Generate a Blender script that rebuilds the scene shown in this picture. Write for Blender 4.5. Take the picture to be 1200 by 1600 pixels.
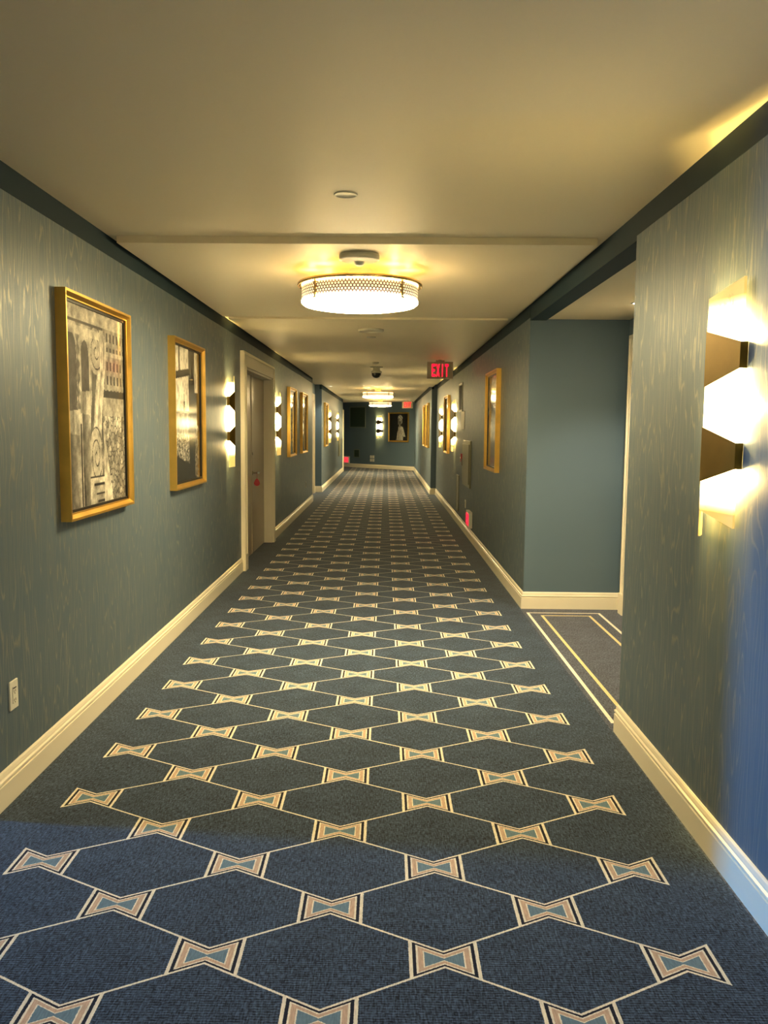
import bpy, bmesh, math, random
import numpy as np
from mathutils import Matrix, Vector
random.seed(7)
for o in list(bpy.data.objects): bpy.data.objects.remove(o)
S = bpy.context.scene
COL = S.collection
PI = math.pi

# ------------------------------------------------------------------ camera
F_PX, PITCH, YAW, ROLL, CXP = 1305.46, 0.0991910, -0.0132244, 0.00827259, 583.887
XL, XR, H1, H2, H3 = -1.499, 1.175, 2.5205, 2.4827, 2.465
sy_, cy_ = math.sin(YAW), math.cos(YAW)
fw = Vector((sy_*math.cos(PITCH), cy_*math.cos(PITCH), -math.sin(PITCH)))
r0 = Vector((cy_, -sy_, 0)); u0 = r0.cross(fw)
rt = math.cos(ROLL)*r0 + math.sin(ROLL)*u0
up = -math.sin(ROLL)*r0 + math.cos(ROLL)*u0
cam_d = bpy.data.cameras.new('camera')
cam = bpy.data.objects.new('camera', cam_d); COL.objects.link(cam)
M3 = Matrix((rt, up, -fw)).transposed()
cam.matrix_world = Matrix.Translation((0, 0, 1.5)) @ M3.to_4x4()
cam_d.sensor_fit = 'VERTICAL'; cam_d.sensor_height = 24; cam_d.sensor_width = 18
cam_d.lens = F_PX/1600*24
cam_d.shift_x = (600-CXP)/1600
cam_d.clip_start = 0.05; cam_d.clip_end = 100
S.camera = cam

# ------------------------------------------------------------------ world, exposure
w = bpy.data.worlds.new('World'); S.world = w; w.use_nodes = True
w.node_tree.nodes['Background'].inputs[0].default_value = (0.10, 0.14, 0.22, 1)
w.node_tree.nodes['Background'].inputs[1].default_value = 0.3
S.view_settings.view_transform = 'Standard'; S.view_settings.look = 'None'
S.view_settings.exposure = 1.12; S.view_settings.gamma = 1.0
S.view_settings.use_curve_mapping = False

WARM = (1.0, 0.68, 0.20)
SC_POINT = 13.0        # watts of one lamp behind a sconce
SC_EMIT = 20.0         # onyx emission
FX_EMIT = 44.0         # ceiling drum emission
FX_TOP = 0.55          # lamp above the drum ring
def area(name, loc, rot, sx, sy, power, col):
    l = bpy.data.lights.new(name, 'AREA'); l.shape = 'RECTANGLE'; l.size = sx; l.size_y = sy
    l.energy = power; l.color = col
    o = bpy.data.objects.new(name, l); COL.objects.link(o); o.location = loc; o.rotation_euler = rot
    return o
# daylight through the window of the side passage on the left
a_ = area('window_daylight', (-7.6, 3.78, 1.20), (0, 0, 0), 1.15, 0.40, 430, (0.005, 0.36, 1.0))
a_.rotation_euler = (Vector((1.175, 2.4, .7))-a_.location).to_track_quat('-Z', 'Z').to_euler()

# ------------------------------------------------------------------ node helpers
class NT:
    def __init__(s, name):
        s.m = bpy.data.materials.new(name); s.m.use_nodes = True
        s.t = s.m.node_tree; s.b = s.t.nodes['Principled BSDF']
    def n(s, kind, **kw):
        x = s.t.nodes.new(kind)
        for k, v in kw.items(): setattr(x, k, v)
        return x
    def put(s, sock, v):
        if v is None: return
        if isinstance(v, bpy.types.NodeSocket): s.t.links.new(v, sock)
        elif isinstance(v, tuple) and len(v) == 3 and sock.type == 'RGBA': sock.default_value = (*v, 1)
        else: sock.default_value = v
    def m_(s, op, a, b=None, c=None):
        x = s.n('ShaderNodeMath', operation=op)
        for i, v in enumerate((a, b, c)):
            if v is not None: s.put(x.inputs[i], v)
        return x.outputs[0]
    def add(s, a, b): return s.m_('ADD', a, b)
    def sub(s, a, b): return s.m_('SUBTRACT', a, b)
    def mul(s, a, b): return s.m_('MULTIPLY', a, b)
    def ab(s, a): return s.m_('ABSOLUTE', a)
    def gt(s, a, b): return s.m_('GREATER_THAN', a, b)
    def lt(s, a, b): return s.m_('LESS_THAN', a, b)
    def mn(s, a, b): return s.m_('MINIMUM', a, b)
    def mx(s, a, b): return s.m_('MAXIMUM', a, b)
    def fold(s, a, period):          # signed distance to the nearest multiple of period
        q = s.m_('DIVIDE', a, period)
        return s.mul(s.sub(q, s.m_('FLOOR', s.add(q, .5))), period)
    def mix(s, f, a, b):
        x = s.n('ShaderNodeMix', data_type='RGBA')
        s.put(x.inputs[0], f); s.put(x.inputs[6], a); s.put(x.inputs[7], b)
        return x.outputs[2]
    def noise(s, vec, scale=5, detail=2, rough=.5, dist=0):
        x = s.n('ShaderNodeTexNoise')
        s.put(x.inputs['Vector'], vec); x.inputs['Scale'].default_value = scale
        x.inputs['Detail'].default_value = detail; x.inputs['Roughness'].default_value = rough
        x.inputs['Distortion'].default_value = dist
        return x.outputs[0]
    def pos(s, obj=False):
        v = s.n('ShaderNodeTexCoord').outputs['Object'] if obj else s.n('ShaderNodeNewGeometry').outputs['Position']
        sp = s.n('ShaderNodeSeparateXYZ'); s.t.links.new(v, sp.inputs[0])
        return v, sp.outputs[0], sp.outputs[1], sp.outputs[2]
    def vec(s, x, y, z):
        c = s.n('ShaderNodeCombineXYZ')
        for i, v in enumerate((x, y, z)): s.put(c.inputs[i], v)
        return c.outputs[0]
    def ramp(s, v, a, b, lo=0., hi=1.):
        x = s.n('ShaderNodeMapRange'); x.clamp = True
        s.put(x.inputs[0], v)
        for i, k in enumerate((a, b, lo, hi)): x.inputs[i+1].default_value = k
        return x.outputs[0]
    def bump(s, h, strength=.3, dist=.002):
        x = s.n('ShaderNodeBump'); x.inputs['Strength'].default_value = strength
        x.inputs['Distance'].default_value = dist
        s.put(x.inputs['Height'], h); s.t.links.new(x.outputs[0], s.b.inputs['Normal'])
    def set(s, **kw):
        for k, v in kw.items():
            s.put(s.b.inputs[k.replace('_', ' ')], v)
        return s.m

def plain(name, col, rough=.5, metal=0., spec=.5, emit=None, es=0., var=.0, vs=8, coat=0.):
    k = NT(name)
    c = col
    if var:
        v = k.pos(True)[0]
        c = k.mix(k.noise(v, vs, 3), tuple(x*(1-var) for x in col), tuple(min(1, x*(1+var)) for x in col))
    k.set(Base_Color=c, Roughness=rough, Metallic=metal)
    k.b.inputs['Specular IOR Level'].default_value = spec
    k.b.inputs['Coat Weight'].default_value = coat
    if emit: k.set(Emission_Color=emit, Emission_Strength=es)
    return k.m

# ------------------------------------------------------------------ materials
def mat_wallpaper():
    k = NT('moire wallpaper')
    v, x, y, z = k.pos()
    U = k.add(x, y)
    wob = k.noise(k.vec(k.mul(U, 40), k.mul(z, 22), 3.1), 1, 2, .6)
    n1 = k.noise(k.vec(k.mul(U, 12.5), k.mul(z, 1.35), 0.), 1, 1, .4)
    n = k.add(k.mul(n1, 10.5), k.mul(wob, .30))
    fr = k.m_('FRACT', n)
    line = k.ramp(k.ab(k.sub(fr, .5)), .37, .48)            # light contour rings
    thread = k.noise(k.vec(k.mul(U, 420), k.mul(z, 6), 1.), 1, 2, .6)
    thr = k.ramp(thread, .35, .68)
    fac = k.add(k.mul(line, .46), k.mul(thr, .30))
    col = k.mix(fac, (0.088, 0.148, 0.220), (0.33, 0.335, 0.27))
    k.set(Base_Color=col, Roughness=k.ramp(fac, 0, 1, .50, .36), Metallic=k.ramp(fac, 0, 1, .30, .62))
    k.bump(k.add(k.mul(line, .6), k.mul(thr, .6)), .25, .0015)
    return k.m
def mat_paint(name, col, rough=.55, b=.06):
    k = NT(name)
    v = k.pos()[0]
    k.set(Base_Color=col, Roughness=rough)
    k.b.inputs['Specular IOR Level'].default_value = .35
    k.bump(k.noise(v, 220, 2), b, .001)
    return k.m
def mat_carpet():
    k = NT('patterned carpet')
    v, x, y, z = k.pos()
    X = k.sub(x, -.157); Y = k.sub(y, 2.2415)
    wig = k.sub(k.noise(k.vec(k.mul(x, 240), k.mul(y, 240), 0.), 1, 1), .5)
    wig2 = k.sub(k.noise(k.vec(k.mul(x, 240), k.mul(y, 240), 9.), 1, 1), .5)
    X = k.add(X, k.mul(wig, .004)); Y = k.add(Y, k.mul(wig2, .004))
    cx, ry = .3385, .25125
    a, wd, L, KV = .0385, .1005, .0085, 1.28
    sl = (ry - 2*a + L)/cx
    # lattice B (columns 0, 2, -2) passes Y with odd rows
    def lat(ox, oy):
        u = k.ab(k.fold(k.add(X, ox), 2*cx)); vv = k.ab(k.fold(k.add(Y, oy), 2*ry))
        edge = k.add(a, k.mul(u, sl))
        dv = k.sub(edge, vv)                 # >0 inside the bow
        return u, dv
    uA, dA = lat(cx, 0)                      # columns -1, 1 and -3, 3
    uB, dB = lat(0, ry)
    def D(u, dv): return k.mn(k.sub(wd, u), k.mul(dv, KV))
    Dm = k.mx(D(uA, dA), D(uB, dB))
    ln = k.mul(k.gt(dA, 0.), k.lt(dA, L))
    lim = k.lt(k.ab(X), 3*cx+wd)
    inside = k.mul(k.gt(Dm, 0.), lim)
    line = k.mul(ln, k.mul(lim, k.lt(k.ab(X), 3*cx)))
    # woven ground
    g1 = k.noise(k.vec(k.mul(x, 75), k.mul(y, 190), 0.), 1, 2, .7)
    g2 = k.noise(k.vec(k.mul(x, 210), k.mul(y, 34), 4.), 1, 1, .6)
    g3 = k.noise(k.vec(k.mul(x, 7), k.mul(y, 7), 4.), 1, 3, .6)
    rib = k.ab(k.sub(k.m_('FRACT', k.mul(y, 105)), .5))
    g = k.add(k.add(k.mul(g1, .62), k.mul(g2, .46)), k.add(k.mul(g3, .14), k.mul(rib, .30)))
    gf = k.m_('POWER', k.ramp(g, .54, .90), 1.25)
    base = k.mix(gf, (0.0015, 0.004, 0.010), (0.100, 0.160, 0.265))
    # broad runner frame of the door alcove
    ax = k.mx(k.sub(1.178, x), k.sub(x, 1.785)); ay = k.mx(k.sub(4.196, y), k.sub(y, 6.81))
    dn = k.mul(k.mx(ax, ay), -1.)            # depth inside the frame rectangle
    nl1 = k.mul(k.gt(dn, 0.), k.lt(dn, .022))
    nl2 = k.mul(k.gt(dn, .100), k.lt(dn, .122))
    nche = k.gt(x, 1.15)
    base = k.mix(k.mul(nche, .55), base, k.mix(gf, (0.03, 0.035, 0.05), (0.30, 0.30, 0.37)))
    speck = k.ramp(g2, .3, .7, .82, 1.08)
    def tint(c):
        m = k.n('ShaderNodeMix', data_type='RGBA', blend_type='MULTIPLY'); m.inputs[0].default_value = 1
        k.put(m.inputs[6], c); k.put(m.inputs[7], k.vec(speck, speck, speck)); return m.outputs[2]
    cream = tint((.92, .86, .72)); tan = tint((.66, .47, .34)); dark = (.006, .007, .016); teal = tint((.15, .25, .33))
    c = k.mix(line, base, cream)
    bow = k.mix(k.gt(Dm, .0105), cream, dark)
    bow = k.mix(k.gt(Dm, .0205), bow, cream)
    bow = k.mix(k.gt(Dm, .0265), bow, tan)
    bow = k.mix(k.gt(Dm, .0405), bow, cream)
    bow = k.mix(k.gt(Dm, .0445), bow, teal)
    c = k.mix(inside, c, bow)
    c = k.mix(k.mul(nche, nl1), c, cream); c = k.mix(k.mul(nche, nl2), c, tint((.80, .66, .34)))
    k.set(Base_Color=c, Roughness=.95)
    k.b.inputs['Specular IOR Level'].default_value = .15
    k.b.inputs['Sheen Weight'].default_value = .12
    k.bump(g, .35, .003)
    return k.m
def mat_gold(name='brushed gold leaf', col=(.83, .52, .12), rough=.32):
    k = NT(name)
    v, x, y, z = k.pos(True)
    n = k.noise(k.vec(k.mul(x, 10), k.mul(y, 10), k.mul(z, 10)), 1, 4, .6)
    k.set(Base_Color=k.mix(n, tuple(c*.75 for c in col), tuple(min(1, c*1.2) for c in col)), Metallic=.85,
          Roughness=k.ramp(n, .2, .8, rough*.8, rough*1.3))
    return k.m
def mat_onyx():
    k = NT('backlit onyx')
    v, x, y, z = k.pos(True)
    vein = k.ab(k.sub(k.noise(k.vec(k.mul(x, 6), k.mul(y, 6), k.mul(z, 6)), 1, 4, .6), .5))
    vm = k.ramp(vein, 0., .012)
    cl = k.noise(k.vec(k.mul(x, 9), k.mul(y, 9), k.mul(z, 9)), 1, 3)
    a = k.ab(k.sub(k.ab(z), .17))            # distance from the two lamps, lamps sit inside the bands
    d = k.mn(a, k.ramp(k.ab(z), .0, .17, .02, .2))
    glow = k.ramp(k.ab(z), .25, .37, 1., .022)
    glow = k.mx(k.m_('POWER', glow, 1.6), .02)
    st = k.mul(glow, k.ramp(cl, .3, .7, .85, 1.1))
    st = k.mul(st, k.ramp(vm, 0, 1, .55, 1.))
    col = k.mix(k.ramp(k.ab(z), .22, .36), (1., .77, .36), (1., .62, .15))
    k.set(Base_Color=(.80, .62, .28), Roughness=.25, Emission_Color=col, Emission_Strength=k.mul(st, SC_EMIT))
    return k.m
def mat_drum():
    k = NT('pierced drum shade')
    v, x, y, z = k.pos(True)
    s_ = k.mul(k.m_('ARCTAN2', y, x), .3615)
    p = 2*PI*.3615/108; q = .0165
    def dd(ox, oz):
        u = k.fold(k.add(s_, ox), p); w_ = k.fold(k.add(z, oz), q*2)
        return k.m_('SQRT', k.add(k.mul(u, u), k.mul(w_, w_)))
    d = k.mn(dd(0, 0), dd(p/2, q))
    hole = k.lt(d, .0070)
    edge = k.mx(k.gt(k.ab(z), .0385), hole)
    k.set(Base_Color=k.mix(edge, (.10, .05, .10), (.9, .85, .7)), Roughness=.4, Emission_Color=(1., .76, .38),
          Emission_Strength=k.mul(k.mx(hole, k.mul(k.gt(k.ab(z), .0385), 3.2)), .66))
    return k.m

M = dict(
    wallpaper=mat_wallpaper(),
    blue=mat_paint('teal wall paint', (0.112, 0.170, 0.228)),
    navy=mat_paint('navy header paint and wall-top shade', (0.010, 0.034, 0.055), .75),  # alcove header paint, also colours the shade band painted on the wall tops
    ceil=mat_paint('ceiling paint', (0.80, 0.72, 0.53), .50),
    cream=mat_paint('cream gloss trim', (0.88, 0.82, 0.66), .32, .02),
    door=mat_paint('taupe door lacquer', (0.42, 0.36, 0.27), .30, .02),
    carpet=mat_carpet(),
    gold=mat_gold(), gold_dark=mat_gold('antique gold', (.60, .34, .10), .4),
    liner=plain('black liner', (.008, .008, .008), .4),
    bronze=plain('dark bronze', (.20, .125, .02), .38, .8, var=.15, vs=14),
    brass=mat_gold('polished brass', (.78, .55, .22), .22),
    onyx=mat_onyx(), drum=mat_drum(),
    diffuser=plain('lit opal glass', (.9, .88, .8), .3, emit=(1., .76, .38), es=FX_EMIT),
    white=plain('white plastic', (.75, .74, .66), .4, var=.04, vs=20),
    offwhite=plain('ceiling device plastic', (.55, .53, .44), .45, var=.04, vs=20),
    slot=plain('dark slot', (.02, .02, .02), .6),
    chrome=plain('satin nickel', (.45, .43, .40), .25, 1.),
    signbody=plain('sign housing', (.36, .33, .24), .45, .3),
    red=plain('lit red letters', (.4, .0, .01), .4, emit=(1., .002, .02), es=1.6),
    redtag=plain('red hanging tag', (.42, .006, .02), .45),
    vent=plain('dark grille', (.030, .062, .050), .5),
    ventframe=plain('painted grille frame', (.16, .20, .19), .5),
    cabinet=plain('olive painted metal', (.20, .20, .13), .35, .3, var=.05),
    glass=plain('camera dome', (.03, .03, .03), .06),
    spot=plain('lit downlight lens', (1, 1, 1), .3, emit=(1., .92, .75), es=60),
)

# ------------------------------------------------------------------ mesh helpers
class MB:
    def __init__(s): s.v = []; s.f = []; s.smooth = []
    def poly(s, pts, faces, smooth=False):
        o = len(s.v); s.v += [tuple(p) for p in pts]
        for f in faces: s.f.append(tuple(i+o for i in f)); s.smooth.append(smooth)
        return s
    def box(s, x0, x1, y0, y1, z0, z1):
        x0, x1 = sorted((x0, x1)); y0, y1 = sorted((y0, y1)); z0, z1 = sorted((z0, z1))
        p = [(x0,y0,z0),(x1,y0,z0),(x1,y1,z0),(x0,y1,z0),(x0,y0,z1),(x1,y0,z1),(x1,y1,z1),(x0,y1,z1)]
        return s.poly(p, [(0,3,2,1),(4,5,6,7),(0,1,5,4),(1,2,6,5),(2,3,7,6),(3,0,4,7)])
    def lathe(s, prof, n=48, c=(0,0,0), axis='z', smooth=True):
        pts = []; m = len(prof)
        for i in range(n):
            a = 2*PI*i/n
            for r, h in prof:
                p = (r*math.cos(a), r*math.sin(a), h)
                if axis == 'y': p = (p[0], p[2], p[1])
                if axis == 'x': p = (p[2], p[0], p[1])
                pts.append((p[0]+c[0], p[1]+c[1], p[2]+c[2]))
        fs = []
        for i in range(n):
            j = (i+1) % n
            for q in range(m-1): fs.append((i*m+q, j*m+q, j*m+q+1, i*m+q+1))
        return s.poly(pts, fs, smooth)
    def cyl(s, r, h0, h1, n=24, c=(0,0,0), axis='z'):
        return s.lathe([(0.0001, h0), (r, h0), (r, h1), (0.0001, h1)], n, c, axis, False)
    def prism(s, pts2, y0, y1):              # pts2 in (x, z), extruded along y
        n = len(pts2)
        p = [(a, y0, b) for a, b in pts2] + [(a, y1, b) for a, b in pts2]
        return s.poly(p, [tuple(range(n)), tuple(range(2*n-1, n-1, -1))] + [(i, i+n, (i+1) % n+n, (i+1) % n) for i in range(n)])
    def build(s, name, mat, parent=None, bevel=0, loc=None, autosmooth=None):
        me = bpy.data.meshes.new(name); me.from_pydata(s.v, [], s.f)
        me.polygons.foreach_set('use_smooth', s.smooth); me.materials.append(mat)
        bm = bmesh.new(); bm.from_mesh(me); bmesh.ops.remove_doubles(bm, verts=bm.verts, dist=1e-6)
        bmesh.ops.recalc_face_normals(bm, faces=bm.faces); bm.to_mesh(me); bm.free()
        o = bpy.data.objects.new(name, me); COL.objects.link(o)
        if parent: o.parent = parent
        if loc: o.location = loc
        if bevel:
            b = o.modifiers.new('bevel', 'BEVEL'); b.width = bevel; b.segments = 2; b.limit_method = 'ANGLE'
            b.angle_limit = math.radians(40)
        return o
def thing(name, label, cat, loc, rz=0, group=None):
    o = bpy.data.objects.new(name, None); COL.objects.link(o); o.empty_display_size = .1
    o.location = loc; o.rotation_euler = (0, 0, rz); o['label'] = label; o['category'] = cat
    if group: o['group'] = group
    return o
def struct(o): o['kind'] = 'structure'; return o
def dup(root, loc, rz, label, group=None):
    r = root.copy(); COL.objects.link(r); r.location = loc; r.rotation_euler = (0, 0, rz); r['label'] = label
    if group: r['group'] = group
    for ch in list(root.children):
        c = ch.copy(); COL.objects.link(c); c.parent = r
        for g in list(ch.children):
            d = g.copy(); COL.objects.link(d); d.parent = c
    return r
RL, RR = PI/2, -PI/2          # facing of things hung on the left / right wall (front view: x right, -y out of the wall)

# ------------------------------------------------------------------ room shell
def sbox(name, mat, *a): return struct(MB().box(*a).build(name, mat))
sbox('floor', M['carpet'], -5.2, 2.3, -4.2, 35, -.06, 0)
YR0, YR1 = 4.06, 6.967          # right alcove
YA, YB = 3.08, 17.2            # left wall run
YP = 19.3                       # right pilaster
XP = 1.05
T = .14
WT = 2.56
# left
m = MB(); m.box(XL-T, XL, YA, 8.82, 0, WT); m.box(XL-T, XL, 10.90, YB, 0, WT); m.box(XL-T, XL, 8.82, 10.90, 2.135, WT)
struct(m.build('wall_left', M['wallpaper']))
sbox('wall_left', M['wallpaper'], XL-T, XL, -4.1, .8, 0, WT)
sbox('wall_left', M['blue'], -1.80, -1.66, YB-.1, 20.2, 0, WT)
sbox('wall_left', M['blue'], -1.66, XL-.002, 19.70, 19.86, 0, WT)
sbox('wall_left', M['wallpaper'], XL-T, XL, 19.702, 29.5, 0, WT)
sbox('wall_left', M['blue'], XL-.6, XL-T, 29.36, 29.5, 0, WT)
sbox('wall_left', M['blue'], -3.1, -3.0, 29.36, 35, 0, WT)
# side passage on the left, with its window
sbox('wall_far_passage', M['blue'], -5.1, XL-T, 4.9, 5.02, 0, WT)
sbox('wall_near_passage', M['blue'], -5.1, XL-T, .66, .8, 0, WT)
m = MB(); m.box(-5.2, -5.08, .66, 2.7, 0, WT); m.box(-5.2, -5.08, 3.9, 5.02, 0, WT)
m.box(-5.2, -5.08, 2.7, 3.9, 0, .66); m.box(-5.2, -5.08, 2.7, 3.9, 1.32, WT)
struct(m.build('wall_window', M['blue']))
m = MB()
for z in (.66, 1.28): m.box(-5.16, -5.1, 2.7, 3.9, z, z+.04)
for y in (2.7, 3.86): m.box(-5.16, -5.1, y, y+.04, .66, 1.32)
struct(m.build('window_1', M['cream']))
# right
sbox('wall_right', M['wallpaper'], XR, XR+T, -4.1, YR0, 0, WT)
sbox('wall_right', M['wallpaper'], XR, XR+T, YR1, YP+.3, 0, WT)
sbox('wall_right', M['wallpaper'], XP, XP+.3, YP+.003, 24.6, 0, WT)
sbox('wall_right', M['blue'], XP+.002, XP+.3, 24.6, 31.2, 0, WT)
sbox('wall_pilaster', M['blue'], XP+.002, XR+.1, YP, YP+.003, 0, WT)
# alcove
sbox('wall_alcove_far', M['blue'], XR+.001, 2.15, YR1-.003, YR1+.1, 0, WT)
sbox('wall_alcove_near', M['blue'], XR+.001, 2.15, YR0-.1, YR0+.002, 0, WT)
m = MB(); m.box(1.985, 2.12, YR0, 5.72, 0, WT); m.box(1.985, 2.12, 6.72, YR1, 0, WT); m.box(1.985, 2.12, 5.72, 6.72, 2.15, WT)
struct(m.build('wall_alcove_right', M['blue']))
sbox('ceiling_alcove', M['ceil'], XR+.13, 2.0, YR0, YR1, 2.402, 2.44)
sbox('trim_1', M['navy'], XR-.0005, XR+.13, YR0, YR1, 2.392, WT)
# back wall behind the photographer and slanted end wall
sbox('wall_back', M['blue'], -1.7, 1.4, -4.2, -4.1, 0, WT)
E0, E1 = Vector((-3.02, 34.60, 0)), Vector((1.06, 30.37, 0))
def end_pt(x, off=0.):
    t = (x-E0.x)/(E1.x-E0.x); return E0 + (E1-E0)*t + Vector(off*EN)
ed = (E1-E0).normalized(); EN = Vector((ed.y, -ed.x, 0))      # towards the viewer
p = [E0, E1, E1-EN*.12, E0-EN*.12]
m = MB().poly([(q.x, q.y, 0) for q in p]+[(q.x, q.y, WT) for q in p], [(0,1,2,3),(4,5,6,7),(0,1,5,4),(1,2,6,5),(2,3,7,6),(3,0,4,7)])
struct(m.build('wall_end', M['blue']))
EROT = math.atan2(ed.y, ed.x)
# ceilings: the main slab, then two boards, each a little lower and narrower
sbox('ceiling', M['ceil'], -5.3, 2.3, -4.3, 35.5, H1, H1+.1)
sbox('ceiling_board', M['ceil'], -1.452, 1.120, 4.586, 7.54, H2, H1)
sbox('ceiling_board', M['ceil'], -1.405, 1.075, 7.54, YP-.002, H3, H1)
sbox('ceiling_board', M['ceil'], -1.405, .99, YP-.002, 29.9, H3, H1)
# shade along the top of the walls, painted as a dark navy band
SHADE_Z = 2.415
sbox('shade_band_1', M['navy'], XL-.05, XL+.002, YA-.001, YB+.001, SHADE_Z, H1)
sbox('shade_band_2', M['navy'], XR-.002, XR+.05, -4.1, YR0, SHADE_Z, H1)
sbox('shade_band_3', M['navy'], XR-.002, XR+.05, YR1-.004, YP, SHADE_Z, H1)
sbox('shade_band_4', M['navy'], XL-.05, XL+.002, 19.699, 29.5, SHADE_Z, H1)
sbox('shade_band_5', M['navy'], XP-.002, XP+.05, YP-.001, 31, SHADE_Z, H1)

PROF = [(0,0),(.018,0),(.018,.094),(.012,.0965),(.012,.101),(.018,.104),(.018,.113),(.011,.118),(.011,.125),(.008,.137),(.003,.1435),(0,.1435)]
def baseboard(name, path):
    # room lies on the left hand of the path direction
    P = [Vector((a, b)) for a, b in path]; n = len(P); offs = []
    for i in range(n):
        ds = []
        if i: ds.append((P[i]-P[i-1]).normalized())
        if i < n-1: ds.append((P[i+1]-P[i]).normalized())
        ns = [Vector((-d.y, d.x)) for d in ds]
        if len(ns) == 1: offs.append(ns[0])
        else:
            b = (ns[0]+ns[1]).normalized(); offs.append(b/max(.3, b.dot(ns[0])))
    pts = []; m_ = len(PROF)
    for i in range(n):
        for d, z in PROF: q = P[i]+offs[i]*d; pts.append((q.x, q.y, z))
    fs = []
    for i in range(n-1):
        for j in range(m_):
            k = (j+1) % m_; fs.append((i*m_+j, (i+1)*m_+j, (i+1)*m_+k, i*m_+k))
    fs += [tuple(range(m_)), tuple(range((n-1)*m_, n*m_))]
    return struct(MB().poly(pts, fs).build(name, M['cream']))
baseboard('baseboard_left', [(XL, 8.70), (XL, YA), (XL-T, YA)])
baseboard('baseboard_left', [(XL-.14, YB), (XL, YB), (XL, 11.02)])
baseboard('baseboard_left', [(XL, 29.38), (XL, 19.70), (-1.66, 19.70), (-1.66, 19.46)])
baseboard('baseboard_left', [(XL, .8), (XL, -4.1)])
baseboard('baseboard_right', [(XR, -4.1), (XR, YR0), (1.985, YR0), (1.985, 5.60)])
baseboard('baseboard_right', [(1.985, 6.84), (1.985, YR1), (XR, YR1), (XR, YP), (XP, YP), (XP, 30.3)])
baseboard('baseboard_end', [(E1.x, E1.y), (E0.x, E0.y)])

# ------------------------------------------------------------------ doors (front view: x right, -y towards the viewer)
def casing(m, x0, x1, zt, w, t, depth):
    """moulded frame around an opening x0..x1, top zt"""
    steps = [(.004, w-.005, t*.75), (0, .014, t), (w-.030, w-.018, t), (w-.018, w, t*.88)]   # inner bead .. outer band (offset from opening, projection)
    for a, b, pr in steps:
        m.box(x0-b, x0-a, -pr, 0, 0, zt+b); m.box(x1+a, x1+b, -pr, 0, 0, zt+b); m.box(x0-a, x1+a, -pr, 0, zt+a, zt+b)
    m.box(x0-.004, x0+.022, -t*.5, depth, 0, zt); m.box(x1-.022, x1+.004, -t*.5, depth, 0, zt); m.box(x0, x1, -t*.5, depth, zt-.022, zt)
    m.box(x0-w-.006, x0-.004, -t-.003, 0, 0, .17); m.box(x1+.004, x1+w+.006, -t-.003, 0, 0, .17)   # plinth blocks
    return m
def lever(parent, x, y, z, s):
    h = MB(); h.cyl(.026, y-.008, y, 20, (x, 0, z), 'y'); h.cyl(.010, y-.055, y-.005, 12, (x, 0, z), 'y')
    h.box(min(x-.010*s, x+.13*s), max(x-.010*s, x+.13*s), y-.066, y-.046, z-.012, z+.012)
    o = h.build('door_handle', M['chrome'], parent, bevel=.003)
    c = MB().cyl(.018, y-.006, y, 16, (x, 0, z+.23), 'y').build('door_lock', M['chrome'], parent)
    return o
# door_1: double leaf on the left wall, centred at y 9.86
d1 = bpy.data.objects.new('door_1', None); COL.objects.link(d1); d1.location = (XL, 9.86, 0); d1.rotation_euler = (0, 0, RL); struct(d1)
casing(MB(), -1.04, 1.04, 2.135, .155, .045, .10).build('door_casing', M['cream'], d1)
for a, b in ((-1.018, -.0015), (.0015, 1.018)):
    MB().box(a, b, .082, .125, .004, 2.11).build('door_leaf', M['door'], d1, bevel=.002)
MB().box(-.006, .006, .074, .083, .004, 2.11).build('door_astragal', M['door'], d1)
lever(d1, .075, .082, .965, 1)
tag = thing('door_hanger', 'small red drop-shaped tag hanging from the lever of the double door', 'door tag', (XL-.030, 9.945, .955), .15)
pp = []
for i in range(25):
    a = i/24*2*PI; r = .036*(1+.0*math.cos(a))
    x_ = r*math.sin(a)*(1-.35*max(0, math.cos(a))); z_ = -.110 + r*math.cos(a)*(1.5 if math.cos(a) > 0 else 1)
    pp.append((x_, z_))
MB().prism(pp[:-1], -.004, .0).build('tag', M['redtag'], tag)
mm = MB(); mm.box(-.002, .002, -.003, -.001, -.06, 0.02); mm.build('cord', M['redtag'], tag)
# door_2: single door in the recess further down
d2 = bpy.data.objects.new('door_2', None); COL.objects.link(d2); d2.location = (-1.66, 18.45, 0); d2.rotation_euler = (0, 0, RL); struct(d2)
casing(MB(), -.86, .86, 2.15, .13, .03, .0).build('door_casing', M['cream'], d2)
MB().box(-.84, .84, -.006, -.001, .004, 2.13).build('door_leaf', M['door'], d2)
lever(d2, -.75, -.006, .97, 1)
# door_3: alcove door on the right
d3 = bpy.data.objects.new('door_3', None); COL.objects.link(d3); d3.location = (1.985, 6.22, 0); d3.rotation_euler = (0, 0, RR); struct(d3)
casing(MB(), -.50, .50, 2.15, .11, .045, .10).build('door_casing', M['cream'], d3)
MB().box(-.48, .48, .06, .10, .004, 2.125).build('door_leaf', M['door'], d3)
lever(d3, .42, .06, .97, -1)
# door_4: casing at the far end of the left wall
d4 = bpy.data.objects.new('door_4', None); COL.objects.link(d4); d4.location = (XL, 29.46, 0); d4.rotation_euler = (0, 0, RL); struct(d4)
MB().box(-.08, .06, -.03, .0, 0, 2.16).box(-.06, .04, -.038, -.03, 0, 2.14).build('door_casing', M['cream'], d4)

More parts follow.
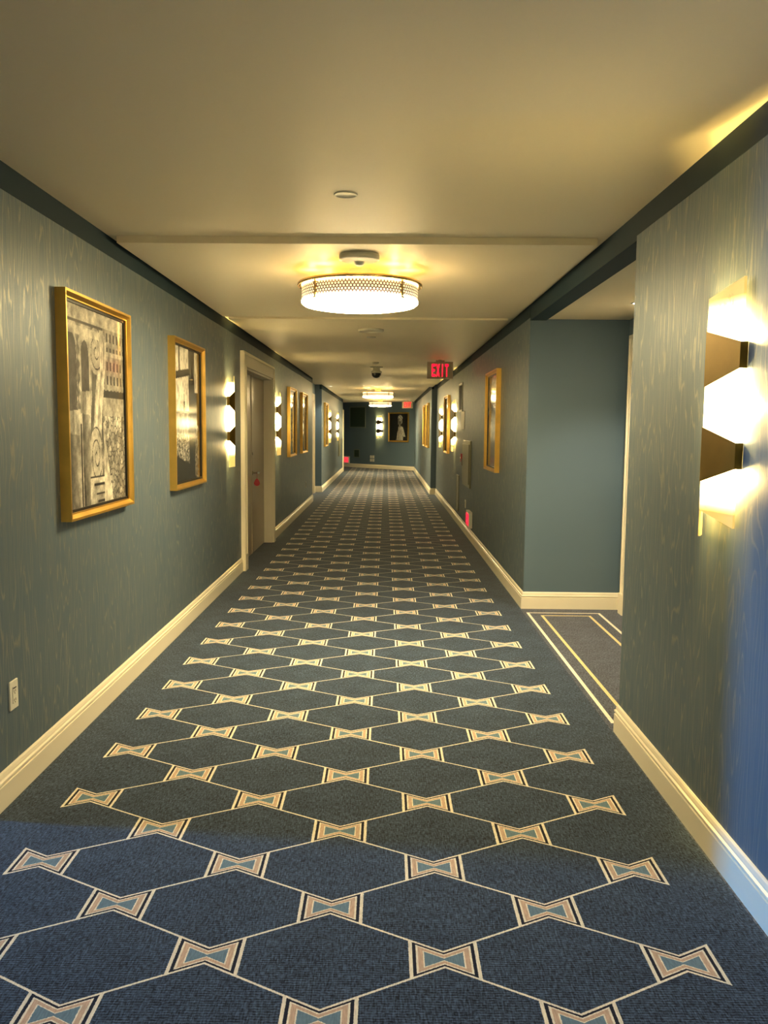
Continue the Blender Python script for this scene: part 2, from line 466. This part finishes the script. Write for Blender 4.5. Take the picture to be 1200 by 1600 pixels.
# ------------------------------------------------------------------ painted prints (colour per vertex)
def canvas(nx, ny):
    u, v = np.meshgrid(np.linspace(0, 1, nx), np.linspace(0, 1, ny))
    return u, v, np.zeros_like(u)+.25
def vnoise(u, v, sc, seed=0, oct=3):
    rs = np.random.RandomState(seed); out = np.zeros_like(u); amp = 1; tot = 0
    for o in range(oct):
        g = rs.rand(66, 66); x = (u*sc*2**o) % 64; y = (v*sc*2**o) % 64
        xi = x.astype(int); yi = y.astype(int); fx = x-xi; fy = y-yi
        fx = fx*fx*(3-2*fx); fy = fy*fy*(3-2*fy)
        out += amp*((g[yi, xi]*(1-fx)+g[yi, xi+1]*fx)*(1-fy)+(g[yi+1, xi]*(1-fx)+g[yi+1, xi+1]*fx)*fy); tot += amp; amp *= .5
    return out/tot
def cells(u, v, sx, sy, seed=1):     # cobbles: distance to cell borders
    rs = np.random.RandomState(seed); jx = rs.rand(200, 200); jy = rs.rand(200, 200); val = rs.rand(200, 200)
    X, Y = u*sx, v*sy; d1 = np.full_like(u, 9.); d2 = d1.copy(); c = np.zeros_like(u)
    for ox in (-1, 0, 1):
        for oy in (-1, 0, 1):
            i = np.clip(np.floor(X).astype(int)+ox+2, 0, 199); j = np.clip(np.floor(Y).astype(int)+oy+2, 0, 199)
            dx = X-(i-2+jx[j, i]); dy = Y-(j-2+jy[j, i]); d = np.hypot(dx, dy)
            m1 = d < d1; d2 = np.where(m1, d1, np.minimum(d2, d)); c = np.where(m1, val[j, i], c); d1 = np.where(m1, d, d1)
    return d2-d1, c
def arch(u, v, cx, w, vb, vt):
    return (np.abs(u-cx) < w) & (v > vb) & ((v < vt) | (((u-cx)/w)**2+((v-vt)/(w*1.3))**2 < 1))
def spiral(u, v, cx, cy, R, asp=1., turns=2.3):
    x = (u-cx)/R; y = (v-cy)/(R*asp); r = np.hypot(x, y); a = np.arctan2(y, x)/(2*PI)
    t = (r*turns - a) % 1
    return r < 1, np.minimum(t, 1-t)/turns
def paint_stone():
    u, v, c = canvas(190, 210)
    n = vnoise(u, v, 9, 3, 4); n2 = vnoise(u, v, 40, 5, 2)
    c = .10+.16*n
    # buildings top right
    b = (u > .60) & (v > .52)
    c = np.where(b, .30+.15*n2, c)
    wx = ((u-.60)*16) % 1; wy = (v*13) % 1
    c = np.where(b & (wx > .30) & (wx < .72) & (wy > .25) & (wy < .85), .05, c)
    c = np.where(b & (np.abs(v-.80) < .012), .5, c); c = np.where(b & (v < .60) & (v > .55), .03+.05*n2, c)
    # cobbled street
    e, cc = cells(u, v, 34, 30, 2); s = (u > .60) & (v <= .56)
    c = np.where(s, np.where(e < .12, .05, .22+.25*cc)*(1.25-.5*np.abs(v-.45)), c)
    c = np.where(s & (v > .46), .35+.12*n2, c)
    # arcade mass
    a0 = (u < .42)
    c = np.where(a0, .30+.22*n, c)
    for cx, wd, vt in ((.095, .125, .80), (.305, .092, .80)):
        o = arch(u, v, cx, wd, -.1, vt); i = arch(u, v, cx+.01, wd*.66, -.1, vt-.04)
        c = np.where(o, .42+.22*n, c); c = np.where(i, .07+.10*n+.10*(vt-v)*(v > .3), c)
    leaf = (np.abs(u-.205) < .020+.012*np.sin(v*90)) & (v > .45) & (v < .93)
    c = np.where(leaf, .10+.35*n2, c)
    # posts and blocks
    for x0, x1, v1 in ((.06, .21, .40), (.26, .38, .50)):
        p_ = (u > x0) & (u < x1) & (v < v1)
        c = np.where(p_, .16+.30*(u-x0)/(x1-x0)*(.6+.7*n), c)
        q_ = (u > x0-.03) & (u < x1+.04) & (np.abs(v-v1-.025) < .055+.06*(u-x0))
        c = np.where(q_, .45+.2*n, c)
        q_ = q_ & (u < (x0+x1)/2); c = np.where(q_, .26+.2*n, c)
    c = np.where((np.abs(u-.235) < .012) & (v < .42), .04, c)
    c = np.where((np.abs(u-.27+.10*(v-.15)) < .006) & (v < .20), .02, c)
    # big S console
    mid = .56-.10*np.cos((v-.30)*PI/.62)*.6
    body = (v > .20) & (v < .86) & (np.abs(u-(mid-.03)) < .095)
    c = np.where(body, .38+.30*np.abs(np.sin((u-mid)*38))*(.6+.6*n), c)
    c = np.where(body & (u < mid-.075), .14+.1*n, c)
    for cx, cy, R, asp in ((.50, .80, .125, 1.0), (.475, .25, .115, 1.35)):
        ins, sp = spiral(u, v, cx, cy, R, asp)
        c = np.where(ins, .36+.25*n, c); c = np.where(ins & (sp < .030), .04, c)
    rr = (np.hypot((u-.60)/.06, (v-.81)/.12) < 1); c = np.where(rr, .40+.25*np.abs(np.sin(u*90)), c)
    # plinth steps
    for i, (x0, vv) in enumerate(((.36, .14), (.42, .10), (.46, .05), (.48, .01))):
        st = (u > x0) & (u < .74-.03*i) & (v < vv); c = np.where(st, .5-.1*i+.15*n, c)
        c = np.where((u > x0) & (u < .74) & (np.abs(v-vv) < .006), .05, c)
    dg = (u > .60) & (u < .60+.16*(1-v/.42)) & (v < .42); c = np.where(dg, .50+.2*n, c)
    c = np.where(v > .93, .40+.25*n, c); c = np.where((np.abs(v-.925) < .008) & (u < .62), .08, c)
    c = np.where((v > .86) & (v < .90) & (u < .62), .50+.1*n, c)
    return c
def paint_window():
    u, v, c = canvas(130, 140)
    n = vnoise(u, v, 10, 8, 4)
    c = .045+.02*n
    sky = .55+.25*vnoise(u, v, 3, 9, 3)
    def pane(x0, x1, b, t): 
        return (u > x0) & (u < x1) & (v > b) & (v < t)
    up_ = .80+.10*u
    for x0, x1 in ((.10, .22), (.26, .56)):
        m1 = pane(x0, x1, up_, 1.1); m2 = (u > x0-.04) & (u < x1) & (v < up_-.055) & (v > .20-.16*(u-.1))
        c = np.where(m1 | m2, sky, c)
        g = m2 & (v < .52); c = np.where(g, .28+.15*n, c)
        e, cc = cells(u, v, 60, 60, 4); g = m2 & (v < .36); c = np.where(g, np.where(e < .15, .05, .15+.5*cc), c)
    c = np.where(pane(.78, .90, .68, 1.), sky, c)
    c = np.where(pane(.84, 1.0, -.1, .62), .02, c); 
    e, cc = cells(u, v, 50, 80, 6); c = np.where(pane(.78, .92, .0, .42), .06+.35*cc, c)
    tw = (np.abs(u-.40) < .022*(1+6*(.60-v))*(v < .60)) & (v > .52) & (v < .64) | ((np.abs(u-.40) < .006) & (v > .52) & (v < .66))
    c = np.where(tw, .06, c)
    c = np.where(pane(.08, .56, .505, .53), .12, c)
    return c
def paint_columns(seed):
    u, v, c = canvas(70, 76)
    n = vnoise(u, v, 7, seed, 4); c = .06+.10*n
    for i in range(4):
        cx = .14+i*.23; w_ = .055
        k = np.abs(u-cx) < w_; c = np.where(k & (v > .12) & (v < .82), .18+.35*np.clip(1-((u-cx+.02)/w_)**2, 0, 1)*(.6+.5*n), c)
    c = np.where(v > .86, .30+.15*n, c); c = np.where((v > .82) & (v <= .86), .12, c); c = np.where(v < .12, .24+.2*n, c)
    return c
def paint_bridge(seed):
    u, v, c = canvas(70, 76)
    n = vnoise(u, v, 6, seed, 4); c = .30+.28*n*(v > .5)
    c = np.where(v < .5, .14+.16*n, c)
    deck = np.abs(v-.52-.12*np.sin(u*PI)) < .035; c = np.where(deck, .06, c)
    for cx in (.2, .5, .8):
        a = (((u-cx)/.13)**2+((v-.45)/.16)**2 < 1) & (v > .40) & (v < .62); c = np.where(a & ~deck, .05, c)
    c = np.where((np.abs(u-.66) < .03) & (v > .5) & (v < .86), .04, c)
    return c
def paint_figure():
    u, v, c = canvas(90, 120)
    n = vnoise(u, v, 8, 21, 3); c = .006+.006*n
    folds = .34+.22*np.sin(u*70+6*n)*(.5+.4*n)
    t = np.clip((.66-v)/.66, 0, 1)
    body = (v < .55) & (u > .52-.17*np.clip((.55-v)/.55, 0, 1)**.8) & (u < .66+.10*np.clip((.55-v)*4, 0, 1))
    c = np.where(body, folds+.15*np.clip((u-.35)*2, 0, 1), c)
    arm = (np.abs(u-(.70+.42*(.45-v))) < .060) & (v < .52) & (v > .14); c = np.where(arm, .40+.2*n, c)
    neck = (np.abs(u-.56) < .045) & (v > .50) & (v < .66); c = np.where(neck, .30, c)
    face = ((u-.62)/.085)**2+((v-.715)/.105)**2 < 1; c = np.where(face, .16+3.0*np.clip(u-.58, 0, .2), c)
    scarf = ((u-.585)/.135)**2+((v-.85)/.115)**2 < 1; c = np.where(scarf, .28+.25*np.abs(np.sin(u*24+v*30)), c)
    tail = (np.abs(u-.50) < .045) & (v > .60) & (v < .84); c = np.where(tail, .25*n+.08, c)
    c = np.where(((np.abs(u-.66) < .03) & (np.abs(v-.735) < .008)) | ((np.abs(u-.665) < .018) & (np.abs(v-.66) < .008)), .05, c)
    return c
def print_mesh(c, W, H, name='print', tint=(1.04, 1.0, .86)):
    rough_ = 1.1 if c.shape != (120, 90) else .35
    ny, nx = c.shape
    u, v = np.meshgrid(np.linspace(-W/2, W/2, nx), np.linspace(-H/2, H/2, ny))
    co = np.zeros((ny*nx, 3)); co[:, 0] = u.ravel(); co[:, 2] = v.ravel()
    i = (np.arange(ny-1)[:, None]*nx+np.arange(nx-1)[None]).ravel()
    q = np.stack([i, i+1, i+nx+1, i+nx], 1)
    me = bpy.data.meshes.new(name); me.from_pydata(co.tolist(), [], q.tolist())
    at = me.color_attributes.new('ink', 'FLOAT_COLOR', 'POINT')
    g_ = np.random.RandomState(5).rand(*c.shape)
    uu, vv_ = np.meshgrid(np.linspace(0, 1, nx), np.linspace(0, 1, ny))
    mot = vnoise(uu, vv_, 22, 77, 3)
    c = (np.clip(c*1.30*(1+rough_*(mot-.5))*(.88+.24*g_), 0, 1)**1.75).ravel(); col = np.stack([c*tint[0], c*tint[1], c*tint[2], np.ones_like(c)], 1)
    at.data.foreach_set('color', col.ravel().astype(np.float32))
    me.materials.append(M['print'])
    return me
k = NT('glazed photographic print')
at = k.n('ShaderNodeAttribute'); at.attribute_name = 'ink'
k.set(Base_Color=at.outputs['Color'], Roughness=.55)
k.b.inputs['Coat Weight'].default_value = 1.; k.b.inputs['Coat Roughness'].default_value = .10; k.b.inputs['Coat IOR'].default_value = 1.6
M['print'] = k.m

def picture(loc, rz, W, H, c, label, group='framed black and white photographs', fr='gold', D=.05, fwid=.034):
    t = thing('framed_photograph', label, 'picture', loc, rz, group)
    # frame: profile swept round the rectangle (offset inwards, projection)
    prof = [(0, 0), (0, D), (.012, D), (.016, D-.004), (fwid-.006, D-.018), (fwid, D-.018), (fwid, 0)]
    pts = []; n = len(prof)
    for sx, sz in ((-1, -1), (1, -1), (1, 1), (-1, 1)):
        for o_, d_ in prof: pts.append((sx*(W/2-o_), -d_, sz*(H/2-o_)))
    fs = []
    for i in range(4):
        j = (i+1) % 4
        for q in range(n): r_ = (q+1) % n; fs.append((i*n+q, j*n+q, j*n+r_, i*n+r_))
    MB().poly(pts, fs).build('frame', M[fr], t)
    b = MB(); w2, h2 = W/2-fwid, H/2-fwid; g = .013
    b.box(-w2, w2, -.022, -.004, -h2, -h2+g); b.box(-w2, w2, -.022, -.004, h2-g, h2)
    b.box(-w2, -w2+g, -.022, -.004, -h2, h2); b.box(w2-g, w2, -.022, -.004, -h2, h2)
    b.build('liner', M['liner'], t)
    MB().box(-w2, w2, -.012, -.002, -h2, h2).build('backing_board', M['liner'], t)
    me = print_mesh(c, 2*(w2-g), 2*(h2-g)); o = bpy.data.objects.new('print', me); COL.objects.link(o); o.parent = t; o.location = (0, -.0135, 0)
    return t
ZP = 1.592
picture((XL, 4.315, ZP), RL, .975, 1.068, paint_stone(), 'large gold framed photograph of carved stone scroll and arches, nearest picture on the left wall')
picture((XL, 6.28, ZP), RL, .975, 1.068, paint_window(), 'gold framed photograph looking out through a dark window, left wall just before the double door')
picture((XL, 13.27, ZP), RL, .975, 1.068, paint_columns(31), 'gold framed photograph past the double door, nearer of the two hung close together')
picture((XL, 15.20, ZP), RL, .975, 1.068, paint_bridge(32), 'gold framed photograph past the double door, farther of the two hung close together')
picture((XL, 20.85, ZP), RL, .975, 1.068, paint_columns(33), 'gold framed photograph seen edge-on beyond the left recess, beside a pair of far sconces')
picture((XR, 9.10, ZP), RR, .955, 1.068, paint_bridge(34), 'gold framed photograph with bright reflections, nearest picture on the right wall past the alcove')
picture((XR, 15.82, ZP), RR, .975, 1.068, paint_columns(35), 'gold framed photograph on the right wall hung between two lit sconces')
picture((XP, 20.50, ZP), RR, .975, 1.068, paint_columns(36), 'gold framed photograph just beyond the right pilaster, nearer of that far pair')
picture((XP, 22.20, ZP), RR, .975, 1.068, paint_bridge(37), 'gold framed photograph beyond the right pilaster, farther of that far pair')
def end_hit(px, py):          # where the sight line of a picture point meets the slanted end wall
    d = fw + rt*((px-CXP)/F_PX) - up*((py-800)/F_PX); o = Vector((0, 0, 1.5))
    s = (E0-o).dot(EN)/d.dot(EN); return o + d*s
def end_size(px0, px1, py0, py1):
    a = end_hit(px0, py1); b = end_hit(px1, py1); c = end_hit(px0, py0)
    ctr = (end_hit(px0, py0)+end_hit(px1, py1))/2
    return ctr, (b-a).length, (c-a).length
ctr, W_, H_ = end_size(608, 639, 645, 690.5)
picture(ctr, EROT, W_, H_, paint_figure(), 'framed photograph of a white draped figure with head wrap on black, on the end wall', fwid=.05)

# ------------------------------------------------------------------ wall sconces
def make_sconce(loc, rz, label):
    t = thing('wall_sconce', label, 'wall light', loc, rz, 'backlit stone wall sconces')
    RX, EX = -.06, .14; DR, DE = .058, .022; th = .008
    def wing(xe, zt_e, zb_e, zt_r, zb_r):
        p = [(xe, -DE, zb_e), (RX, -DR, zb_r), (RX, -DR, zt_r), (xe, -DE, zt_e)]
        q = [(a, b+th, c) for a, b, c in p]
        return MB().poly(p+q, [(0,1,2,3), (4,7,6,5), (0,4,5,1), (1,5,6,2), (2,6,7,3), (3,7,4,0)])
    wing(EX, .415, -.405, .372, -.362).build('stone_panel', M['onyx'], t)
    wing(-EX, .345, -.460, .345, -.455).build('stone_panel', M['onyx'], t)
    for zc in (.165, -.165):
        e = .004; p = []
        hs, hr = .043, .096
        front = [(-EX-.003, -.0004, hs), (-EX-.003, -DE-e, hs), (RX, -DR-e, hr), (EX+.003, -DE-e, hs), (EX+.003, -.0004, hs)]
        n = len(front); pts = []
        for x_, y_, h_ in front: pts += [(x_, y_, zc+h_), (x_, y_, zc-h_)]
        for x_, y_, h_ in front:
            y2 = y_+.003 if abs(y_) > .01 else y_; x2 = x_*.985
            pts += [(x2, y2, zc+h_), (x2, y2, zc-h_)]
        fs = []
        for i in range(n-1):
            fs += [(2*i, 2*i+1, 2*i+3, 2*i+2), (2*n+2*i, 2*n+2*i+2, 2*n+2*i+3, 2*n+2*i+1),
                   (2*i, 2*i+2, 2*n+2*i+2, 2*n+2*i), (2*i+1, 2*n+2*i+1, 2*n+2*i+3, 2*i+3)]
        fs += [(0, 2*n, 2*n+1, 1), (2*n-2, 2*n-1, 4*n-1, 4*n-2)]
        MB().poly(pts, fs).build('metal_band', M['bronze'], t)
    MB().box(-.05, .03, -.012, -.001, -.36, .34).build('back_plate', M['bronze'], t)
    for z_, ew in ((.25, .7), (0., 1.2), (-.25, .7)):
        l = bpy.data.lights.new('lamp', 'POINT'); l.energy = SC_POINT*ew; l.color = WARM; l.shadow_soft_size = .012
        o = bpy.data.objects.new('lamp', l); COL.objects.link(o); o.parent = t; o.location = (-.045, -.034, z_)
    return t
ZS = 1.585
sc = make_sconce((XR, 2.91, ZS), RR, 'large lit stone sconce with two dark bands, nearest of all on the right wall')
for x_, y_, r_, lb in (
    (XL, 8.07, RL, 'lit sconce on the left wall just before the double door casing'),
    (XL, 11.62, RL, 'lit sconce on the left wall just past the double door casing'),
    (XL, 22.25, RL, 'nearer of two lit sconces on the left wall beyond the recess'),
    (XL, 25.90, RL, 'farther of two lit sconces on the left wall beyond the recess'),
    (XR, 14.20, RR, 'lit sconce on the right wall beside the vent column, near side of a framed picture'),
    (XR, 17.45, RR, 'lit sconce on the right wall just before the pilaster, far side of a framed picture')):
    dup(sc, (x_, y_, ZS), r_, lb)
p_ = end_hit(593, 669); dup(sc, (p_.x, p_.y, ZS), EROT, 'lit sconce facing the viewer on the end wall beside the figure photograph')

# ------------------------------------------------------------------ ceiling drum lights
XF = -.168
def make_drum(loc, label):
    t = thing('ceiling_light', label, 'ceiling light', loc, 0, 'brass ringed drum ceiling lights')   # origin at the ceiling
    # ring at -.098 below the boards
    MB().lathe([(.0001, -.0), (.07, -.0), (.07, -.085), (.0001, -.085)], 40, smooth=False).build('canopy', M['offwhite'], t)
    MB().lathe([(.06, -.083), (.384, -.083), (.389, -.089), (.389, -.101), (.384, -.104), (.366, -.098), (.06, -.094)], 96).build('brass_ring', M['brass'], t)
    d = MB().lathe([(.361, .0475), (.3625, .0475), (.3625, -.0475), (.361, -.0475)], 132).build('shade', M['drum'], t, loc=(0, 0, -.150))
    MB().lathe([(.3605, -.190), (.364, -.194), (.363, -.206), (.350, -.217), (.30, -.226), (.20, -.231), (.0001, -.234)], 96).build('diffuser', M['diffuser'], t)
    for a in (45, 135, 225, 315):
        c, s = math.cos(math.radians(a)), math.sin(math.radians(a))
        b = MB()
        for r0_, r1_, z0, z1, wv in ((.362, .370, -.196, -.100, .006), (.360, .374, -.118, -.112, .016), (.360, .374, -.148, -.142, .016), (.360, .374, -.178, -.172, .016), (.35, .372, -.207, -.196, .012)):
            p = [(r0_, -wv), (r1_, -wv), (r1_, wv), (r0_, wv)]
            P = [(x*c-y*s, x*s+y*c) for x, y in p]
            b.poly([(x, y, z0) for x, y in P]+[(x, y, z1) for x, y in P], [(0,3,2,1), (4,5,6,7), (0,1,5,4), (1,2,6,5), (2,3,7,6), (3,0,4,7)])
        b.build('bracket', M['brass'], t)
    for a in range(8):
        l = bpy.data.lights.new('lamp', 'POINT'); l.energy = FX_TOP; l.color = WARM; l.shadow_soft_size = .02
        o = bpy.data.objects.new('lamp', l); COL.objects.link(o); o.parent = t
        o.location = (.30*math.cos(a*PI/4), .30*math.sin(a*PI/4), -.062)
    return t
f1 = make_drum((XF, 5.33, H2), 'large lit drum ceiling light with pierced shade and brass ring, nearest of the three')
dup(f1, (XF-.02, 20.2, H3), 0, 'lit drum ceiling light far down the corridor, middle one of the three')
dup(f1, (XF-.01, 27.9, H3), 0, 'lit drum ceiling light farthest away, close to the end wall')
dup(f1, (XF, -2.3, H1), 0, 'unseen lit drum ceiling light added behind the viewpoint to light the near corridor')  # extra drum out of view, added to brighten the near end

# ------------------------------------------------------------------ small things on the ceiling
t = thing('motion_sensor', 'round white ceiling sensor with a small dome, in front of the nearest drum light', 'sensor', (-.158, 4.86, H2))
MB().lathe([(.0001, 0), (.112, 0), (.115, -.006), (.115, -.030), (.104, -.036), (.03, -.040), (.0001, -.040)], 48).build('housing', M['offwhite'], t)
MB().lathe([(.030, -.038), (.029, -.052), (.020, -.062), (.0001, -.066)], 24).build('sensor_dome', M['white'], t)
t = thing('ceiling_cover_plate', 'flat round white cover on the near ceiling, alone above everything', 'ceiling cover', (-.184, 3.775, H1))
MB().lathe([(.0001, -.002), (.043, -.002), (.045, -.005), (.050, -.005), (.052, -.003), (.052, 0), (.0001, 0)], 40).build('plate', M['offwhite'], t)
t = thing('ceiling_speaker', 'wide flat round ceiling disc behind the nearest drum light', 'speaker', (-.150, 8.30, H3))
MB().lathe([(.0001, -.010), (.105, -.010), (.112, -.022), (.122, -.020), (.126, 0), (.0001, 0)], 48).build('grille', M['offwhite'], t)
t = thing('sprinkler_cover', 'small round sprinkler cover just beyond the ceiling speaker disc', 'sprinkler', (-.158, 8.95, H3))
MB().lathe([(.0001, -.010), (.045, -.010), (.048, -.004), (.048, 0), (.0001, 0)], 32).build('cover', M['offwhite'], t)
t = thing('dome_camera', 'dark domed security camera hanging from the middle of the ceiling', 'camera', (-.150, 13.2, H3))
MB().lathe([(.0001, 0), (.10, 0), (.10, -.014), (.055, -.02), (.055, -.06), (.085, -.07), (.085, -.10), (.0001, -.10)], 40).build('housing', M['offwhite'], t)
MB().lathe([(.075, -.10), (.07, -.135), (.05, -.16), (.02, -.172), (.0001, -.174)], 32).build('dome', M['glass'], t)
t = thing('ceiling_detector', 'small round ceiling detector between the speaker disc and the dome camera', 'detector', (-.158, 12.3, H3))
MB().lathe([(.0001, 0), (.055, 0), (.055, -.02), (.03, -.032), (.0001, -.032)], 32).build('housing', M['offwhite'], t)
def downlight(loc, label, e):
    t = thing('downlight', label, 'downlight', loc, 0, 'small recessed downlights')
    MB().lathe([(.030, -.001), (.032, -.006), (.045, -.006), (.047, 0), (.030, 0)], 32).build('trim_ring', M['white'], t)
    MB().lathe([(.0001, -.003), (.030, -.003)], 24).build('lens', M['spot'], t)
    l = bpy.data.lights.new('lamp', 'SPOT'); l.energy = e; l.color = (1, .86, .6); l.spot_size = 1.9; l.spot_blend = .6; l.shadow_soft_size = .03
    o = bpy.data.objects.new('lamp', l); COL.objects.link(o); o.parent = t; o.location = (0, 0, -.012)
downlight((-1.27, 19.3, H3), 'tiny bright downlight at the left edge of the far ceiling', 25)
downlight((1.775, 6.05, 2.402), 'tiny bright downlight in the lowered ceiling of the right alcove', 42)

# ------------------------------------------------------------------ exit signs
LET = {
 'E': [(0, 0, .24, 1), (0, 0, 1, .18), (0, .41, .85, .59), (0, .82, 1, 1)],
 'I': [(.36, 0, .64, 1)],
 'T': [(.38, 0, .62, 1), (0, .82, 1, 1)],
}
def letters(m, txt, x0, z0, w_, h_, gap, y0, y1):
    for i, ch in enumerate(txt):
        ox = x0+i*(w_+gap)
        if ch == 'X':
            for s in (0, 1):
                a = [(0, 0), (.26, 0), (1, 1), (.74, 1)]
                if s: a = [(1-x, z) for x, z in a]
                m.prism([(ox+x*w_, z0+z*h_) for x, z in a], y0-.0004*s, y1)
        else:
            for q in LET[ch]: m.box(ox+q[0]*w_, ox+q[2]*w_, y0, y1, z0+q[1]*h_, z0+q[3]*h_)
    return m
def exit_sign(loc, rz, label, hang, sc=1.):
    t = thing('exit_sign', label, 'exit sign', loc, rz, 'red exit signs')
    W_, H_ = .33*sc, .215*sc
    MB().box(-W_/2, W_/2, -.022, .022, -H_/2, H_/2).build('housing', M['signbody'], t, bevel=.004)
    x0 = -.105*sc; lw = .046*sc
    letters(MB(), 'EXIT', x0, -.078*sc, lw, .156*sc, .0095*sc, -.0245, -.0215).build('letters', M['red'], t)
    if hang: MB().box(-.06, .06, -.018, .018, H_/2, H_/2+.022).box(-.022, .022, -.012, .012, H_/2, hang).build('ceiling_mount', M['signbody'], t)
    return t
exit_sign((.752, 11.8, 2.318), 0, 'red lit EXIT sign hanging from the ceiling, larger and nearer one', H3-2.318, 1.09)
exit_sign((.737, 28.5, 2.318), 0, 'red lit EXIT sign hanging from the far ceiling above the figure photograph', H3-2.318, 1.09)
def low_sign(loc, rz, label, W_, H_, arrow):
    t = thing('low_exit_sign', label, 'exit sign', loc, rz)
    MB().box(-W_/2, W_/2, -.045, 0, -H_/2, H_/2).build('housing', M['white'], t, bevel=.004)
    MB().box(-W_/2+.025, W_/2-.025, -.048, -.045, -H_/2+.025, H_/2-.025).build('lit_panel', M['redpanel'], t)
    m = MB()
    if arrow:
        m.prism([(-.05, -.012), (.01, -.012), (.01, -.04), (.06, 0), (.01, .04), (.01, .012), (-.05, .012)], -.0505, -.048)
    else: letters(m, 'EXIT', -W_*.36, -H_*.30, W_*.155, H_*.60, W_*.033, -.0505, -.048)
    m.build('letters', M['red'], t)
M['redpanel'] = plain('lit red sign face', (.5, .05, .06), .35, emit=(1., .06, .08), es=.4)
low_sign((XR, 11.36, .285), RR, 'small red EXIT sign low on the right wall above the baseboard', .40, .22, False)
ctr, W_, H_ = end_size(537, 546.5, 713, 723.5)
low_sign(ctr, EROT, 'small red sign low at the left end of the end wall', W_, H_, True)

# ------------------------------------------------------------------ wall plates, vents, cabinets
def plate(name, cat, label, loc, rz, w_, h_, kind, group=None):
    t = thing(name, label, cat, loc, rz, group)
    MB().box(-w_/2, w_/2, -.007, 0, -h_/2, h_/2).build('cover_plate', M['blue' if kind == 'double' else 'offwhite' if kind == 'none' else 'white'], t, bevel=.002)
    m = MB()
    if kind == 'outlet':
        MB().box(-.017, .017, -.0095, -.007, -.034, .034).build('socket', M['white'], t, bevel=.001)
        for z_ in (.016, -.020):
            m.box(-.008, -.0055, -.0102, -.0095, z_-.005, z_+.005); m.box(.0055, .008, -.0102, -.0095, z_-.005, z_+.005)
            m.cyl(.0028, -.0102, -.0095, 10, (0, 0, z_-.010), 'y')
        m.box(-.014, .014, -.0102, -.0095, .026, .031)
    elif kind == 'switch':
        MB().box(-.014, .014, -.011, -.007, -.030, .030).build('rocker', M['white'], t, bevel=.001)
        m.box(-.014, .014, -.0115, -.011, -.001, .001)
    elif kind == 'double':
        for x_ in (-w_*.24, w_*.24):
            for z_ in (-h_*.24, h_*.24): MB().box(x_-w_*.2, x_+w_*.2, -.012, -.007, z_-h_*.2, z_+h_*.2).build('socket', M['white'], t)
    if m.v: m.build('slots', M['slot'], t)
    return t
plate('power_outlet', 'outlet', 'cream wall outlet low on the left wall, at the left edge of the photo', (XL, 3.272, .418), RL, .073, .118, 'outlet', 'wall outlets')
plate('power_outlet', 'outlet', 'small cream outlet low on the left wall under the far close pair of pictures', (XL, 15.75, .44), RL, .075, .12, 'outlet', 'wall outlets')
plate('power_outlet', 'outlet', 'narrow cream outlet plate on the right wall just above the low red EXIT sign', (XR, 12.12, .425), RR, .11, .115, 'outlet', 'wall outlets')
plate('light_switch', 'switch', 'pale switch plate beside the alcove door casing', (1.985, 6.90, 1.225), RR, .075, .30, 'switch')
ctr, W_, H_ = end_size(578, 585.5, 711, 722)
plate('outlet_cluster', 'outlet', 'block of four white outlets low on the end wall under the sconce', ctr, EROT, W_, H_, 'double')
plate('wall_notice', 'notice', 'blank white plate on the right wall between the dark grille and the cabinet', (XR, 12.75, 1.64), RR, .55, .27, 'none')

def grille(name, label, loc, rz, w_, h_, n, vertical=False, frame='ventframe', slat='vent', fwid=.03):
    t = thing(name, label, 'vent', loc, rz)
    m = MB(); a, b = w_/2, h_/2
    m.box(-a, a, -.012, 0, -b, -b+fwid); m.box(-a, a, -.012, 0, b-fwid, b); m.box(-a, -a+fwid, -.012, 0, -b, b); m.box(a-fwid, a, -.012, 0, -b, b)
    m.build('frame', M[frame], t)
    MB().box(-a+fwid, a-fwid, -.003, -.0005, -b+fwid, b-fwid).build('backing', M['slot'], t)
    s = MB(); st = (h_-2*fwid)/n
    for i in range(n):
        z0 = -b+fwid+i*st
        s.poly([(-a+fwid, -.010, z0), (a-fwid, -.010, z0), (a-fwid, -.004, z0+st*.8), (-a+fwid, -.004, z0+st*.8)], [(0, 1, 2, 3)])
    s.build('louvres', M[slat], t)
    return t
grille('air_grille', 'dark louvred vent with pale frame high on the right wall beside a lit sconce', (XR, 13.16, 1.995), RR, .62, .44, 16, frame='white', slat='slot')
grille('air_grille', 'louvred vent low on the right wall, painted like the wall', (XR, 13.45, .49), RR, .42, .57, 20, frame='cabinet', slat='cabinet')
ctr, W_, H_ = end_size(546.5, 571.5, 635.5, 668.5)
grille('air_grille', 'large dark green vent high at the left of the end wall', ctr, EROT, W_, H_, 22, fwid=.04)
ctr, W_, H_ = end_size(553, 562, 702, 715)
grille('air_grille', 'small dark green vent low on the end wall, beneath the large vent', ctr, EROT, W_, H_, 8)

t = thing('wall_cabinet', 'slim olive cabinet set on the right wall above the low red EXIT sign', 'cabinet', (XR, 11.95, 1.02), RR)
MB().box(-.52, .52, -.022, 0, -.325, .325).build('body', M['cabinet'], t, bevel=.003)
MB().box(-.47, .47, -.034, -.022, -.275, .275).build('door', M['cabinet'], t, bevel=.003)
MB().box(-.44, -.42, -.052, -.034, -.05, .05).build('handle', M['chrome'], t, bevel=.002)
t = thing('pull_station', 'tiny red call point on the right wall at the far edge of the olive cabinet', 'call point', (XR, 12.62, 1.08), RR)
MB().box(-.05, .05, -.04, 0, -.06, .06).build('housing', M['redtag'], t, bevel=.003)
MB().box(-.03, .03, -.048, -.04, -.012, .012).build('handle', M['white'], t)
t = thing('dark_wall_panel', 'narrow dark panel on the left wall beneath the farthest sconce', 'panel', (XL, 27.2, .90), RL)
MB().box(-.55, .55, -.02, 0, -.28, .28).build('panel', M['cabinet'], t, bevel=.003)
